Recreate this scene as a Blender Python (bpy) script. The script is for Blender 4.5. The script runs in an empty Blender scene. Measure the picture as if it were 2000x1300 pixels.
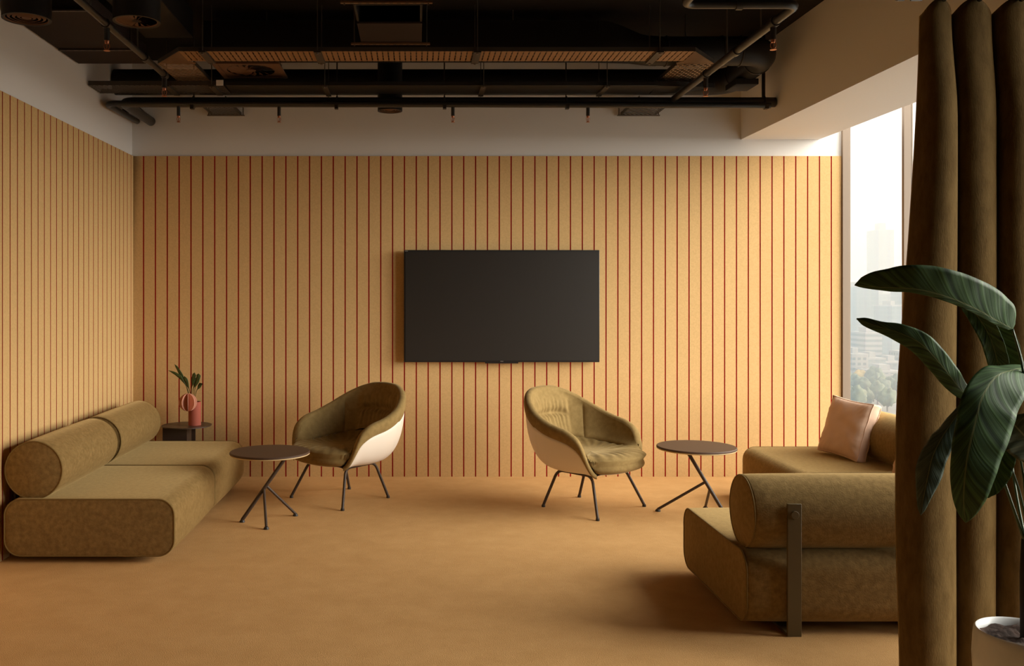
import bpy, math, random
from mathutils import Vector, Matrix, noise

random.seed(7)
sc = bpy.context.scene
col = sc.collection
PI = math.pi
F, CX, CY, CH = 1800.0, 812.0, 577.0, 1.40      # focal length in px, vanishing point, eye height
def P(px, py, Y):                               # a pixel at depth Y -> metres
    return Vector(((px-CX)/F*Y, Y, CH-(py-CY)/F*Y))

# ------------------------------------------------------------------ helpers
def lerp(a, b, t): return a+(b-a)*t
def smooth(t):
    t = max(0.0, min(1.0, t)); return t*t*(3-2*t)
def interp(keys, x):
    if x <= keys[0][0]: return keys[0][1]
    if x >= keys[-1][0]: return keys[-1][1]
    n = len(keys)
    for i in range(n-1):
        x0, y0 = keys[i]; x1, y1 = keys[i+1]
        if x <= x1:
            def slope(j):
                if j <= 0 or j >= n-1: return 0.0
                a = (keys[j][1]-keys[j-1][1])/(keys[j][0]-keys[j-1][0])
                b = (keys[j+1][1]-keys[j][1])/(keys[j+1][0]-keys[j][0])
                return 0.0 if a*b <= 0 else 2*a*b/(a+b)
            h = x1-x0; t = (x-x0)/h; m0 = slope(i)*h; m1 = slope(i+1)*h
            return ((2*t**3-3*t*t+1)*y0+(t**3-2*t*t+t)*m0+(-2*t**3+3*t*t)*y1+(t**3-t*t)*m1)
def catmull(pts, n):
    pts = [Vector(p) for p in pts]; out = []
    m = len(pts)-1
    for k in range(n+1):
        u = k/n*m; i = min(int(u), m-1); t = u-i
        p0 = pts[max(i-1, 0)]; p1 = pts[i]; p2 = pts[i+1]; p3 = pts[min(i+2, m)]
        out.append(0.5*((2*p1)+(p2-p0)*t+(2*p0-5*p1+4*p2-p3)*t*t+(3*p1-p0-3*p2+p3)*t**3))
    return out
def fillet(pts, r, n=6):
    pts = [Vector(p) for p in pts]; out = [pts[0]]
    for i in range(1, len(pts)-1):
        a = (pts[i-1]-pts[i]); b = (pts[i+1]-pts[i])
        rr = min(r, a.length*.49, b.length*.49)
        p = pts[i]+a.normalized()*rr; q = pts[i]+b.normalized()*rr
        for k in range(n+1):
            t = k/n
            out.append((1-t)**2*p+2*t*(1-t)*pts[i]+t*t*q)
    out.append(pts[-1]); return out

class MB:
    def __init__(s): s.v = []; s.f = []; s.m = []
    def add(s, verts, faces, mi=0):
        o = len(s.v); s.v += [tuple(v) for v in verts]
        s.f += [tuple(i+o for i in f) for f in faces]; s.m += [mi]*len(faces)
        return s
    def box(s, x0, x1, y0, y1, z0, z1, mi=0):
        v = [(x, y, z) for z in (z0, z1) for y in (y0, y1) for x in (x0, x1)]
        return s.add(v, [(0,2,3,1),(4,5,7,6),(0,1,5,4),(2,6,7,3),(0,4,6,2),(1,3,7,5)], mi)
    def tube(s, path, r, n=12, mi=0, caps=True):
        path = [Vector(p) for p in path]; N = len(path)
        rr = r if isinstance(r, (list, tuple)) else [r]*N
        t0 = (path[1]-path[0]).normalized()
        up = Vector((0,0,1)) if abs(t0.z) < .9 else Vector((1,0,0))
        nrm = t0.cross(up).normalized(); V = []
        for i in range(N):
            t = (path[min(i+1,N-1)]-path[max(i-1,0)]).normalized()
            nrm = (nrm-t*nrm.dot(t)).normalized(); b = t.cross(nrm)
            for k in range(n):
                a = 2*PI*k/n
                V.append(path[i]+(nrm*math.cos(a)+b*math.sin(a))*rr[i])
        Fc = [(i*n+k, i*n+(k+1)%n, (i+1)*n+(k+1)%n, (i+1)*n+k) for i in range(N-1) for k in range(n)]
        if caps: Fc += [tuple(reversed(range(n))), tuple((N-1)*n+k for k in range(n))]
        return s.add(V, Fc, mi)
    def ring(s, path, r, n=8, mi=0):             # closed tube
        path = [Vector(p) for p in path]; N = len(path); V = []
        c = sum(path, Vector())/N
        nn = Vector()
        for i in range(N): nn += (path[i]-c).cross(path[(i+1)%N]-c)
        nn.normalize()
        for i in range(N):
            t = (path[(i+1)%N]-path[i-1]).normalized(); u = t.cross(nn).normalized(); w = u.cross(t)
            for k in range(n):
                a = 2*PI*k/n; V.append(path[i]+(u*math.cos(a)+w*math.sin(a))*r)
        return s.add(V, [(i*n+k, i*n+(k+1)%n, ((i+1)%N)*n+(k+1)%n, ((i+1)%N)*n+k) for i in range(N) for k in range(n)], mi)
    def cyl(s, a, b, r, n=16, mi=0): return s.tube([a, b], r, n, mi)
    def lathe(s, prof, c=(0,0,0), n=48, mi=0, caps=True):
        V = []; m = len(prof)
        for r, z in prof:
            for k in range(n):
                a = 2*PI*k/n; V.append((c[0]+r*math.cos(a), c[1]+r*math.sin(a), c[2]+z))
        Fc = [(i*n+k, i*n+(k+1)%n, (i+1)*n+(k+1)%n, (i+1)*n+k) for i in range(m-1) for k in range(n)]
        if caps and prof[0][0] > 0: Fc.append(tuple(reversed(range(n))))
        if caps and prof[-1][0] > 0: Fc.append(tuple((m-1)*n+k for k in range(n)))
        return s.add(V, Fc, mi)
    def prism(s, poly, z0, z1, mi=0):
        n = len(poly)
        V = [(x,y,z0) for x,y in poly]+[(x,y,z1) for x,y in poly]
        return s.add(V, [tuple(reversed(range(n))), tuple(range(n,2*n))]+[(i,(i+1)%n,n+(i+1)%n,n+i) for i in range(n)], mi)
    def grid(s, rows, mi=0, close=False):
        R = len(rows); C = len(rows[0]); V = [p for r in rows for p in r]
        Fc = [(i*C+k, i*C+(k+1)%C, (i+1)*C+(k+1)%C, (i+1)*C+k) for i in range(R-1) for k in range(C if close else C-1)]
        return s.add(V, Fc, mi)
    def build(s, name, mats, parent=None, loc=None, rot=None, sharp=35, bevel=0):
        me = bpy.data.meshes.new(name); me.from_pydata(s.v, [], s.f)
        mats = mats if isinstance(mats, (list, tuple)) else [mats]
        for m in mats: me.materials.append(m)
        me.polygons.foreach_set('material_index', s.m)
        me.update(); me.validate()
        import bmesh
        bm = bmesh.new(); bm.from_mesh(me); bmesh.ops.remove_doubles(bm, verts=bm.verts, dist=1e-6)
        bmesh.ops.recalc_face_normals(bm, faces=bm.faces); bm.to_mesh(me); bm.free()
        me.shade_smooth()
        if sharp < 180: me.set_sharp_from_angle(angle=math.radians(sharp))
        o = bpy.data.objects.new(name, me); col.objects.link(o)
        if parent: o.parent = parent
        if loc is not None: o.location = loc
        if rot is not None: o.rotation_euler = rot
        if bevel:
            b = o.modifiers.new('b', 'BEVEL'); b.width = bevel; b.segments = 2; b.limit_method = 'ANGLE'; b.angle_limit = math.radians(40)
        return o
def tag(o, label, cat, group=None, kind=None):
    o['label'] = label; o['category'] = cat
    if group: o['group'] = group
    if kind: o['kind'] = kind
    return o
def thing(name, label, cat, loc=(0,0,0), rz=0, group=None):
    o = bpy.data.objects.new(name, None); o.empty_display_size = .1; col.objects.link(o)
    o.location = loc; o.rotation_euler = (0,0,rz)
    return tag(o, label, cat, group)
def struct(o): o['kind'] = 'structure'; return o
def kids(o): return [c for c in bpy.data.objects if c.parent == o]
def copy_tree(o, parent=None):
    c = o.copy(); col.objects.link(c)
    if parent: c.parent = parent
    for ch in kids(o): copy_tree(ch, c)
    return c

# ------------------------------------------------------------------ materials
def mat(name, base, rough=.6, metal=0, sheen=0, sheen_tint=None, sheen_rough=.4, spec=.5, var=None, vscale=8, bump=0, bscale=200, detail=4, stretch=None, emis=None):
    m = bpy.data.materials.new(name); m.use_nodes = True
    N = m.node_tree.nodes; L = m.node_tree.links; b = N['Principled BSDF']
    b.inputs['Base Color'].default_value = (*base, 1); b.inputs['Roughness'].default_value = rough
    b.inputs['Metallic'].default_value = metal; b.inputs['Specular IOR Level'].default_value = spec
    if sheen:
        b.inputs['Sheen Weight'].default_value = sheen; b.inputs['Sheen Roughness'].default_value = sheen_rough
        b.inputs['Sheen Tint'].default_value = (*(sheen_tint or base), 1)
    if var or bump:
        tc = N.new('ShaderNodeTexCoord'); src = tc.outputs['Object']
        if stretch:
            mp = N.new('ShaderNodeMapping'); mp.inputs['Scale'].default_value = stretch
            L.new(src, mp.inputs['Vector']); src = mp.outputs['Vector']
    if var:
        nz = N.new('ShaderNodeTexNoise'); nz.inputs['Scale'].default_value = vscale; nz.inputs['Detail'].default_value = detail
        nz.inputs['Roughness'].default_value = .65
        rp = N.new('ShaderNodeValToRGB'); rp.color_ramp.elements[0].position = .35; rp.color_ramp.elements[1].position = .68
        rp.color_ramp.elements[0].color = (*base, 1); rp.color_ramp.elements[1].color = (*var, 1)
        L.new(src, nz.inputs['Vector']); L.new(nz.outputs['Fac'], rp.inputs['Fac']); L.new(rp.outputs['Color'], b.inputs['Base Color'])
    if bump:
        nb = N.new('ShaderNodeTexNoise'); nb.inputs['Scale'].default_value = bscale; nb.inputs['Detail'].default_value = 3
        bp = N.new('ShaderNodeBump'); bp.inputs['Strength'].default_value = bump; bp.inputs['Distance'].default_value = .004
        L.new(src, nb.inputs['Vector']); L.new(nb.outputs['Fac'], bp.inputs['Height']); L.new(bp.outputs['Normal'], b.inputs['Normal'])
    return m
M = {}
M['panel'] = mat('tan_felt', (.600,.382,.165), .9, spec=.15, var=(.680,.442,.200), vscale=90, bump=.12, bscale=300, sheen=.1)
M['groove'] = mat('groove_red', (.45,.008,.011), .8, spec=.1)
M['carpet'] = mat('carpet', (.550,.312,.122), .95, spec=.1, var=(.620,.362,.150), vscale=6, detail=14, bump=.6, bscale=260, sheen=.15)
M['white'] = mat('white_paint', (.79,.77,.75), .7, spec=.3, bump=.03, bscale=60)
M['dark_wall'] = mat('dark_wall_paint', (.09,.06,.035), .8)
M['vane'] = mat('diffuser_bronze', (.135,.072,.045), .6, spec=.2)
M['black_paint'] = mat('black_paint', (.020,.017,.015), .8, spec=.1, var=(.026,.021,.018), vscale=5)
M['duct'] = mat('black_duct', (.018,.016,.016), .5, spec=.22)
M['pipe'] = mat('black_pipe', (.022,.020,.019), .38, spec=.5)
M['bronze'] = mat('bronze_tray', (.16,.085,.04), .55, metal=.3)
M['zinc'] = mat('zinc', (.22,.18,.15), .45, metal=.7)
M['copper'] = mat('copper', (.50,.20,.11), .35, metal=1)
M['velvet'] = mat('olive_velvet', (.182,.112,.040), .9, spec=.06, var=(.278,.178,.068), vscale=42, detail=15, sheen=.85, sheen_tint=(.54,.39,.18), sheen_rough=.42, bump=.3, bscale=170)
M['piping'] = mat('olive_piping', (.185,.115,.035), .8, spec=.2, sheen=.5, sheen_tint=(.6,.48,.26))
M['olive_metal'] = mat('olive_metal', (.125,.088,.036), .5, spec=.4)
M['chair_cloth'] = mat('chair_velvet', (.215,.140,.052), .9, spec=.08, var=(.278,.186,.074), vscale=26, detail=10, sheen=.5, sheen_tint=(.66,.53,.30), sheen_rough=.33, bump=.15, bscale=160)
M['shell'] = mat('cream_shell', (.80,.70,.60), .5, spec=.4)
M['brown_metal'] = mat('brown_metal', (.055,.036,.026), .45, spec=.4)
M['table_top'] = mat('brown_top', (.075,.040,.024), .55, spec=.35)
M['table_edge'] = mat('edge_band', (.62,.46,.24), .6)
M['glide'] = mat('black_glide', (.03,.024,.02), .5)
M['side_table'] = mat('side_table_metal', (.060,.034,.022), .4, spec=.5)
M['terracotta'] = mat('terracotta', (.38,.100,.066), .75, spec=.2)
M['pink'] = mat('pink_paper', (.68,.33,.23), .75, spec=.2)
M['tv_frame'] = mat('tv_frame', (.014,.013,.013), .35)
M['tv_screen'] = mat('tv_screen', (.019,.015,.012), .42, spec=.5)
M['tv_badge'] = mat('badge', (.45,.43,.40), .4, metal=.6)
M['pillow'] = mat('peach_cloth', (.74,.51,.38), .85, spec=.15, sheen=.3, bump=.15, bscale=300)
M['curtain'] = mat('curtain_velvet', (.095,.056,.018), .9, spec=.08, var=(.150,.094,.034), vscale=30, detail=12, sheen=1.0, sheen_tint=(.66,.49,.25), sheen_rough=.30, bump=.25, bscale=220, stretch=(1,1,.35))
M['mullion'] = mat('mullion', (.23,.165,.115), .5)
M['pot'] = mat('pot_ceramic', (.70,.71,.72), .3, spec=.5, var=(.60,.61,.62), vscale=6, detail=6)
M['soil'] = mat('soil', (.030,.016,.011), .95, var=(.075,.040,.028), vscale=35, bump=1, bscale=60)
M['trunk'] = mat('trunk', (.02,.014,.010), .9, bump=.6, bscale=60)
M['petiole'] = mat('petiole', (.035,.075,.030), .45)
M['rod'] = mat('hanger_rod', (.10,.085,.07), .5, metal=.5)

def leaf_mat(name, c0, c1, cmid, freq=26):
    m = bpy.data.materials.new(name); m.use_nodes = True
    N = m.node_tree.nodes; L = m.node_tree.links; b = N['Principled BSDF']
    b.inputs['Roughness'].default_value = .5; b.inputs['Specular IOR Level'].default_value = .28
    uv = N.new('ShaderNodeUVMap'); uv.uv_map = 'UVMap'
    sp = N.new('ShaderNodeSeparateXYZ'); L.new(uv.outputs['UV'], sp.inputs[0])
    ab = N.new('ShaderNodeMath'); ab.operation = 'ABSOLUTE'; L.new(sp.outputs['Y'], ab.inputs[0])
    pw = N.new('ShaderNodeMath'); pw.operation = 'POWER'; pw.inputs[1].default_value = .6; L.new(ab.outputs[0], pw.inputs[0])
    ml = N.new('ShaderNodeMath'); ml.operation = 'MULTIPLY_ADD'; ml.inputs[1].default_value = -.16
    L.new(pw.outputs[0], ml.inputs[0]); L.new(sp.outputs['X'], ml.inputs[2])
    cb = N.new('ShaderNodeCombineXYZ'); L.new(ml.outputs[0], cb.inputs['X'])
    nz = N.new('ShaderNodeTexNoise'); nz.inputs['Scale'].default_value = freq; nz.inputs['Detail'].default_value = 4
    L.new(cb.outputs[0], nz.inputs['Vector'])
    rp = N.new('ShaderNodeValToRGB'); rp.color_ramp.elements[0].position = .36; rp.color_ramp.elements[1].position = .66
    rp.color_ramp.elements[0].color = (*c0,1); rp.color_ramp.elements[1].color = (*c1,1)
    L.new(nz.outputs['Fac'], rp.inputs['Fac'])
    lt = N.new('ShaderNodeMath'); lt.operation = 'LESS_THAN'; lt.inputs[1].default_value = .035; L.new(ab.outputs[0], lt.inputs[0])
    mx = N.new('ShaderNodeMixRGB'); L.new(lt.outputs[0], mx.inputs['Fac']); L.new(rp.outputs['Color'], mx.inputs[1]); mx.inputs[2].default_value = (*cmid,1)
    L.new(mx.outputs[0], b.inputs['Base Color'])
    bp = N.new('ShaderNodeBump'); bp.inputs['Strength'].default_value = .5; bp.inputs['Distance'].default_value = .004
    L.new(nz.outputs['Fac'], bp.inputs['Height']); L.new(bp.outputs['Normal'], b.inputs['Normal'])
    return m
M['leaf'] = leaf_mat('leaf_green', (.018,.042,.017), (.090,.180,.062), (.16,.20,.08))
M['leaf_pale'] = leaf_mat('leaf_underside', (.040,.060,.042), (.085,.115,.075), (.20,.22,.12))
M['sprig'] = leaf_mat('sprig_green', (.030,.045,.012), (.070,.095,.022), (.22,.18,.06), 12)

def tray_mat(name, base, metal, ang, pitch, duty, cross=0):
    m = bpy.data.materials.new(name); m.use_nodes = True
    N = m.node_tree.nodes; L = m.node_tree.links; b = N['Principled BSDF']; out = N['Material Output']
    b.inputs['Base Color'].default_value = (*base,1); b.inputs['Metallic'].default_value = metal; b.inputs['Roughness'].default_value = .55
    tc = N.new('ShaderNodeTexCoord'); sp = N.new('ShaderNodeSeparateXYZ'); L.new(tc.outputs['Object'], sp.inputs[0])
    def stripe(cx_, cy_, pt, dt):
        a = N.new('ShaderNodeMath'); a.operation = 'MULTIPLY'; a.inputs[1].default_value = cx_/pt; L.new(sp.outputs['X'], a.inputs[0])
        c = N.new('ShaderNodeMath'); c.operation = 'MULTIPLY_ADD'; c.inputs[1].default_value = cy_/pt; L.new(sp.outputs['Y'], c.inputs[0]); L.new(a.outputs[0], c.inputs[2])
        f = N.new('ShaderNodeMath'); f.operation = 'FRACT'; L.new(c.outputs[0], f.inputs[0])
        g = N.new('ShaderNodeMath'); g.operation = 'LESS_THAN'; g.inputs[1].default_value = dt; L.new(f.outputs[0], g.inputs[0])
        return g.outputs[0]
    s1 = stripe(math.cos(ang), math.sin(ang), pitch, duty)
    s2 = stripe(-math.sin(ang), math.cos(ang), cross or .066, .86)
    mu = N.new('ShaderNodeMath'); mu.operation = 'MULTIPLY'; L.new(s1, mu.inputs[0]); L.new(s2, mu.inputs[1])
    tr = N.new('ShaderNodeBsdfTransparent'); mx = N.new('ShaderNodeMixShader')
    L.new(mu.outputs[0], mx.inputs[0]); L.new(b.outputs[0], mx.inputs[1]); L.new(tr.outputs[0], mx.inputs[2]); L.new(mx.outputs[0], out.inputs[0])
    return m
M['tray_slots'] = tray_mat('slotted_bronze', (.30,.165,.075), .2, 0, .034, .22)
M['tray_arm'] = mat('arm_bars', (.36,.235,.14), .55, metal=.2)
M['tray_dark'] = mat('tray_bars', (.095,.078,.065), .55, metal=.3)
M['tray_lip'] = mat('tray_lip', (.060,.050,.042), .5, metal=.3)

def glass_mat():
    m = bpy.data.materials.new('window_glass'); m.use_nodes = True
    N = m.node_tree.nodes; L = m.node_tree.links; N.remove(N['Principled BSDF']); out = N['Material Output']
    tr = N.new('ShaderNodeBsdfTransparent'); tr.inputs[0].default_value = (.97,.985,.985,1)
    gl = N.new('ShaderNodeBsdfGlossy'); gl.inputs['Roughness'].default_value = .02
    lw = N.new('ShaderNodeLayerWeight'); fr = N.new('ShaderNodeMath'); fr.operation = 'MULTIPLY_ADD'; pw = N.new('ShaderNodeMath'); pw.operation = 'POWER'; pw.inputs[1].default_value = 4; L.new(lw.outputs['Facing'], pw.inputs[0]); L.new(pw.outputs[0], fr.inputs[0]); fr.inputs[1].default_value = .25; fr.inputs[2].default_value = .03
    mx = N.new('ShaderNodeMixShader'); L.new(fr.outputs[0], mx.inputs[0]); L.new(tr.outputs[0], mx.inputs[1]); L.new(gl.outputs[0], mx.inputs[2]); L.new(mx.outputs[0], out.inputs[0])
    return m
M['glass'] = glass_mat()

def facade(name, wall, win, fx, fz, dx=.6, dz=.55):
    m = bpy.data.materials.new(name); m.use_nodes = True
    N = m.node_tree.nodes; L = m.node_tree.links; b = N['Principled BSDF']; b.inputs['Roughness'].default_value = .6
    tc = N.new('ShaderNodeTexCoord'); sp = N.new('ShaderNodeSeparateXYZ'); L.new(tc.outputs['Object'], sp.inputs[0])
    ad = N.new('ShaderNodeMath'); ad.operation = 'ADD'; L.new(sp.outputs['X'], ad.inputs[0]); L.new(sp.outputs['Y'], ad.inputs[1])
    def st(src, p, d):
        a = N.new('ShaderNodeMath'); a.operation = 'MULTIPLY'; a.inputs[1].default_value = 1/p; L.new(src, a.inputs[0])
        f = N.new('ShaderNodeMath'); f.operation = 'FRACT'; L.new(a.outputs[0], f.inputs[0])
        g = N.new('ShaderNodeMath'); g.operation = 'LESS_THAN'; g.inputs[1].default_value = d; L.new(f.outputs[0], g.inputs[0]); return g.outputs[0]
    mu = N.new('ShaderNodeMath'); mu.operation = 'MULTIPLY'; L.new(st(ad.outputs[0], fx, dx), mu.inputs[0]); L.new(st(sp.outputs['Z'], fz, dz), mu.inputs[1])
    mx = N.new('ShaderNodeMixRGB'); L.new(mu.outputs[0], mx.inputs['Fac']); mx.inputs[1].default_value = (*wall,1); mx.inputs[2].default_value = (*win,1)
    L.new(mx.outputs[0], b.inputs['Base Color'])
    return m

# ------------------------------------------------------------------ the room
XL, XR, YB, YF, ZC = -2.197, 3.296, 7.139, -4.6, 3.22
ZP = 2.479                                             # top of the slatted panelling
PT, GW, GD, PITCH = .022, .0095, .0045, .0917           # panel thickness, groove width/depth, pitch

struct(MB().box(XL-.2, XR+.06, YF-.2, YB+.2, -.12, 0).build('floor', M['carpet']))
struct(MB().box(XL-.2, XR+.06, YF-.2, YB+.2, ZC, ZC+.15).build('ceiling', M['black_paint']))
struct(MB().box(XL-.2, XR+.045, YB, YB+.2, 0, ZC).build('wall_back', M['white']))
struct(MB().box(XL-.2, XL-.0, YF, YB, 0, ZC).build('wall_left', M['white']))
struct(MB().box(XL-.2, XR+.3, YF-.2, YF, 0, ZC).build('wall_front', M['dark_wall']))

def slatted(length, grooves):                          # profile along u with grooves; depth into -v
    pts = [(0, 0)]; tags = []
    for g in grooves:
        pts += [(g-GW/2, 0), (g-GW/2, GD), (g+GW/2, GD), (g+GW/2, 0)]
    pts.append((length, 0))
    return pts
def panelling(name, length, grooves, place):
    pts = slatted(length, grooves); mb = MB()
    for i in range(len(pts)-1):
        (u0, d0), (u1, d1) = pts[i], pts[i+1]
        red = d0 > 0 or d1 > 0
        mb.add([place(u0, d0, 0), place(u1, d1, 0), place(u1, d1, ZP), place(u0, d0, ZP)], [(0,1,2,3)], 1 if red else 0)
    mb.add([place(0, 0, ZP), place(length, 0, ZP), place(length, PT-.001, ZP), place(0, PT-.001, ZP)], [(0,1,2,3)], 0)
    mb.add([place(length, 0, 0), place(length, PT-.001, 0), place(length, PT-.001, ZP), place(length, 0, ZP)], [(0,1,2,3)], 0)
    return struct(mb.build(name, [M['panel'], M['groove']], sharp=20))
# The panel faces stand PT proud of the plaster so the white band above steps back
g0 = (281.3-CX)/F*YB
gb = [];  x = g0
while x < 3.285:
    if x > XL+.02: gb.append(x-XL)
    x += PITCH
panelling('trim_1', XR-.004-XL, gb, lambda u, d, z: (XL+u, YB-.012+d*1.0, z) if d < PT-.002 else (XL+u, YB, z))
gl = []; y = 4.964-PITCH*int((4.964-YF)/PITCH-.1)
while y < YB-.03: gl.append(y-YF); y += PITCH
panelling('trim_2', YB-.012-YF, gl, lambda u, d, z: (XL+.012-d, YF+u, z) if d < PT-.002 else (XL, YF+u, z))

struct(MB().box(2.518, 3.125, YF, YB, 2.608, ZC).build('trim_3', M['white']))    # boxed soffit over the windows

# window wall: full-height panes with slim posts
wy = [7.125]; 
for k in range(11): wy.append(6.219-.906*k)
WEND = 2.05
struct(MB().box(XR, XR+.06, YF, WEND, 0, ZC).build('wall_right_front', M['dark_wall']))
struct(MB().box(XR, XR+.06, YF, YB, 0, .06).box(XR, XR+.06, WEND, YB, 3.0, ZC).build('wall_right', M['mullion']))
for k in range(len(wy)-1):
    y1, y0 = wy[k], max(wy[k+1], WEND)
    if y1 <= WEND+.3: break
    w = struct(MB().box(XR+.046, XR+.052, y0+.028, y1, .06, 3.0).build('window_%d' % (k+1), M['glass']))
    struct(MB().box(XR-.001, XR+.058, y0, y0+.028, .06, 3.0).box(XR+.041, XR+.058, y0+.028, y1, .06, .10).build('window_post', M['mullion'], w))
    if k == 0:
        struct(MB().box(XR-.001, XR+.058, 7.110, 7.137, .06, 3.0).build('window_post', M['mullion'], w))

# ------------------------------------------------------------------ television
tx0, tx1 = P(789,0,7.06).x, P(1171,0,7.06).x; tz1, tz0 = P(0,488,7.06).z, P(0,707,7.06).z
tv = thing('television', 'large black flat-screen television mounted on the slatted wall, switched off', 'television', ((tx0+tx1)/2, 7.06, (tz0+tz1)/2))
hw, hh = (tx1-tx0)/2, (tz1-tz0)/2
MB().box(-hw, hw, 0, .032, -hh, hh).build('casing', M['tv_frame'], tv, bevel=.003)
MB().box(-hw*.6, hw*.6, .032, .068, -hh*.6, hh*.6).build('wall_mount', M['tv_frame'], tv)
MB().box(-hw+.010, hw-.010, -.003, .001, -hh+.012, hh-.012).build('screen', M['tv_screen'], tv)
MB().box(-hw*.17, hw*.17, .004, .03, -hh-.010, -hh-.0002).build('sensor_bar', M['tv_frame'], tv)
mb = MB(); u = .0011
for gx, pat in ((-.011, ('111','1.1','111','1..','1..')), (-.0055, ('1','1','1','1','1')), (-.0025, ('1.1','111','111','1.1','1.1')), (.003, ('111','1..','111','1..','111')), (.0085, ('111','..1','.1.','1..','111'))):
    for r, row in enumerate(pat):
        for c_, ch in enumerate(row):
            if ch == '1': mb.box(gx+c_*u*1.3, gx+c_*u*1.3+u*1.3, -.0045, -.003, -hh+.0085-r*u, -hh+.0085-r*u+u)
mb.build('badge', M['tv_badge'], tv)
MB().box(-hw+.008, -hw+.03, -.0035, -.002, hh-.010, hh-.006).build('badge', M['tv_badge'], tv)

# ------------------------------------------------------------------ sofa modules
def rrect(y0, y1, z0, z1, r, n=7):
    pts = []
    for cy, cz, a0 in ((y1-r, z1-r, 0), (y0+r, z1-r, 90), (y0+r, z0+r, 180), (y1-r, z0+r, 270)):
        for k in range(n+1):
            a = math.radians(a0+90*k/n); pts.append((cy+r*math.cos(a), cz+r*math.sin(a)))
    return pts
def cushion(mb, prof, x0, x1, bev, dome, crown=0, nlen=14):
    cy = sum(p[0] for p in prof)/len(prof); cz = sum(p[1] for p in prof)/len(prof)
    rows = []
    def ringat(x, inset, s=1.0):
        r = []
        for (py, pz) in prof:
            v = Vector((py-cy, pz-cz)); l = v.length
            v = v*((l-inset)/l)*s
            r.append((x, cy+v.x, cz+v.y))
        return r
    for s_ in (.02, .25, .5, .75, .93): rows.append(ringat(x0-dome*(1-s_**2), bev, s_))
    for k in range(4):
        a = PI/2*k/3; rows.append(ringat(x0+bev*(1-math.cos(a)), bev*(1-math.sin(a))))
    for k in range(1, nlen):
        t = k/nlen; x = lerp(x0+bev, x1-bev, t)
        rows.append(ringat(x, -crown*math.sin(PI*t)**.5))
    for k in range(3, -1, -1):
        a = PI/2*k/3; rows.append(ringat(x1-bev*(1-math.cos(a)), bev*(1-math.sin(a))))
    for s_ in (.93, .75, .5, .25, .02): rows.append(ringat(x1+dome*(1-s_**2), bev, s_))
    mb.grid(rows, close=True)
    mb.add([p for p in rows[0]], [tuple(range(len(prof)))]); mb.add([p for p in rows[-1]], [tuple(reversed(range(len(prof))))])
    return ringat(x0+.002, bev*.35), ringat(x1-.002, bev*.35)
def make_sofa(name, label):
    t = thing(name, label, 'sofa')
    mb = MB(); e = cushion(mb, rrect(.012, .912, .035, .335, .085), -.48, .48, .016, .006, .005)
    seat = mb.build('seat', M['velvet'], t, sharp=180)
    for r in e: MB().ring(r, .0042).build('piping', M['piping'], seat)
    mb = MB(); circ = [((.158)+.155*math.cos(2*PI*k/40), .480+.155*math.sin(2*PI*k/40)) for k in range(40)]
    e = cushion(mb, circ, -.450, .450, .012, .014, .003)
    bol = mb.build('bolster', M['velvet'], t, sharp=180)
    for r in e: MB().ring(r, .0038).build('piping', M['piping'], bol)
    MB().box(-.36, .36, .14, .74, .012, .040).build('plinth', M['glide'], t)
    for sx in (-.29, .29):
        p = MB().box(sx-.0285, sx+.0285, -.006, .007, 0, .545).box(sx-.0285, sx+.0285, .007, .20, 0, .012).build('post', M['olive_metal'], t, bevel=.0015)
        MB().cyl((sx, -.006, .500), (sx, -.0115, .500), .0165, 24).build('bolt', M['olive_metal'], p, bevel=.001)
        MB().cyl((sx, .004, .500), (sx, .06, .500), .008, 12).build('pin', M['olive_metal'], p)
    return t
GS = 'olive velvet sofa modules'
s0 = make_sofa('sofa_module', 'olive velvet sofa module with its back and metal post beside the curtain')
s0.location = (1.845, 3.787, 0); s0['group'] = GS
for (x, y, rz, lb) in (
    (-2.172, 5.305, -PI/2, 'olive velvet sofa module along the slatted wall, its dark end face showing'),
    (-2.172, 6.275, -PI/2, 'olive velvet sofa module in the corner by the small table holding the red vase'),
    (3.215, 6.02, PI/2, 'olive velvet sofa module under the window, bearing the peach cushion in full view'),
    (3.246, 5.05, PI/2, 'olive velvet sofa module mostly hidden, bearing the cushion cut off by the curtain')):
    c = copy_tree(s0); c.location = (x, y, 0); c.rotation_euler = (0,0,rz); c['label'] = lb

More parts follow.
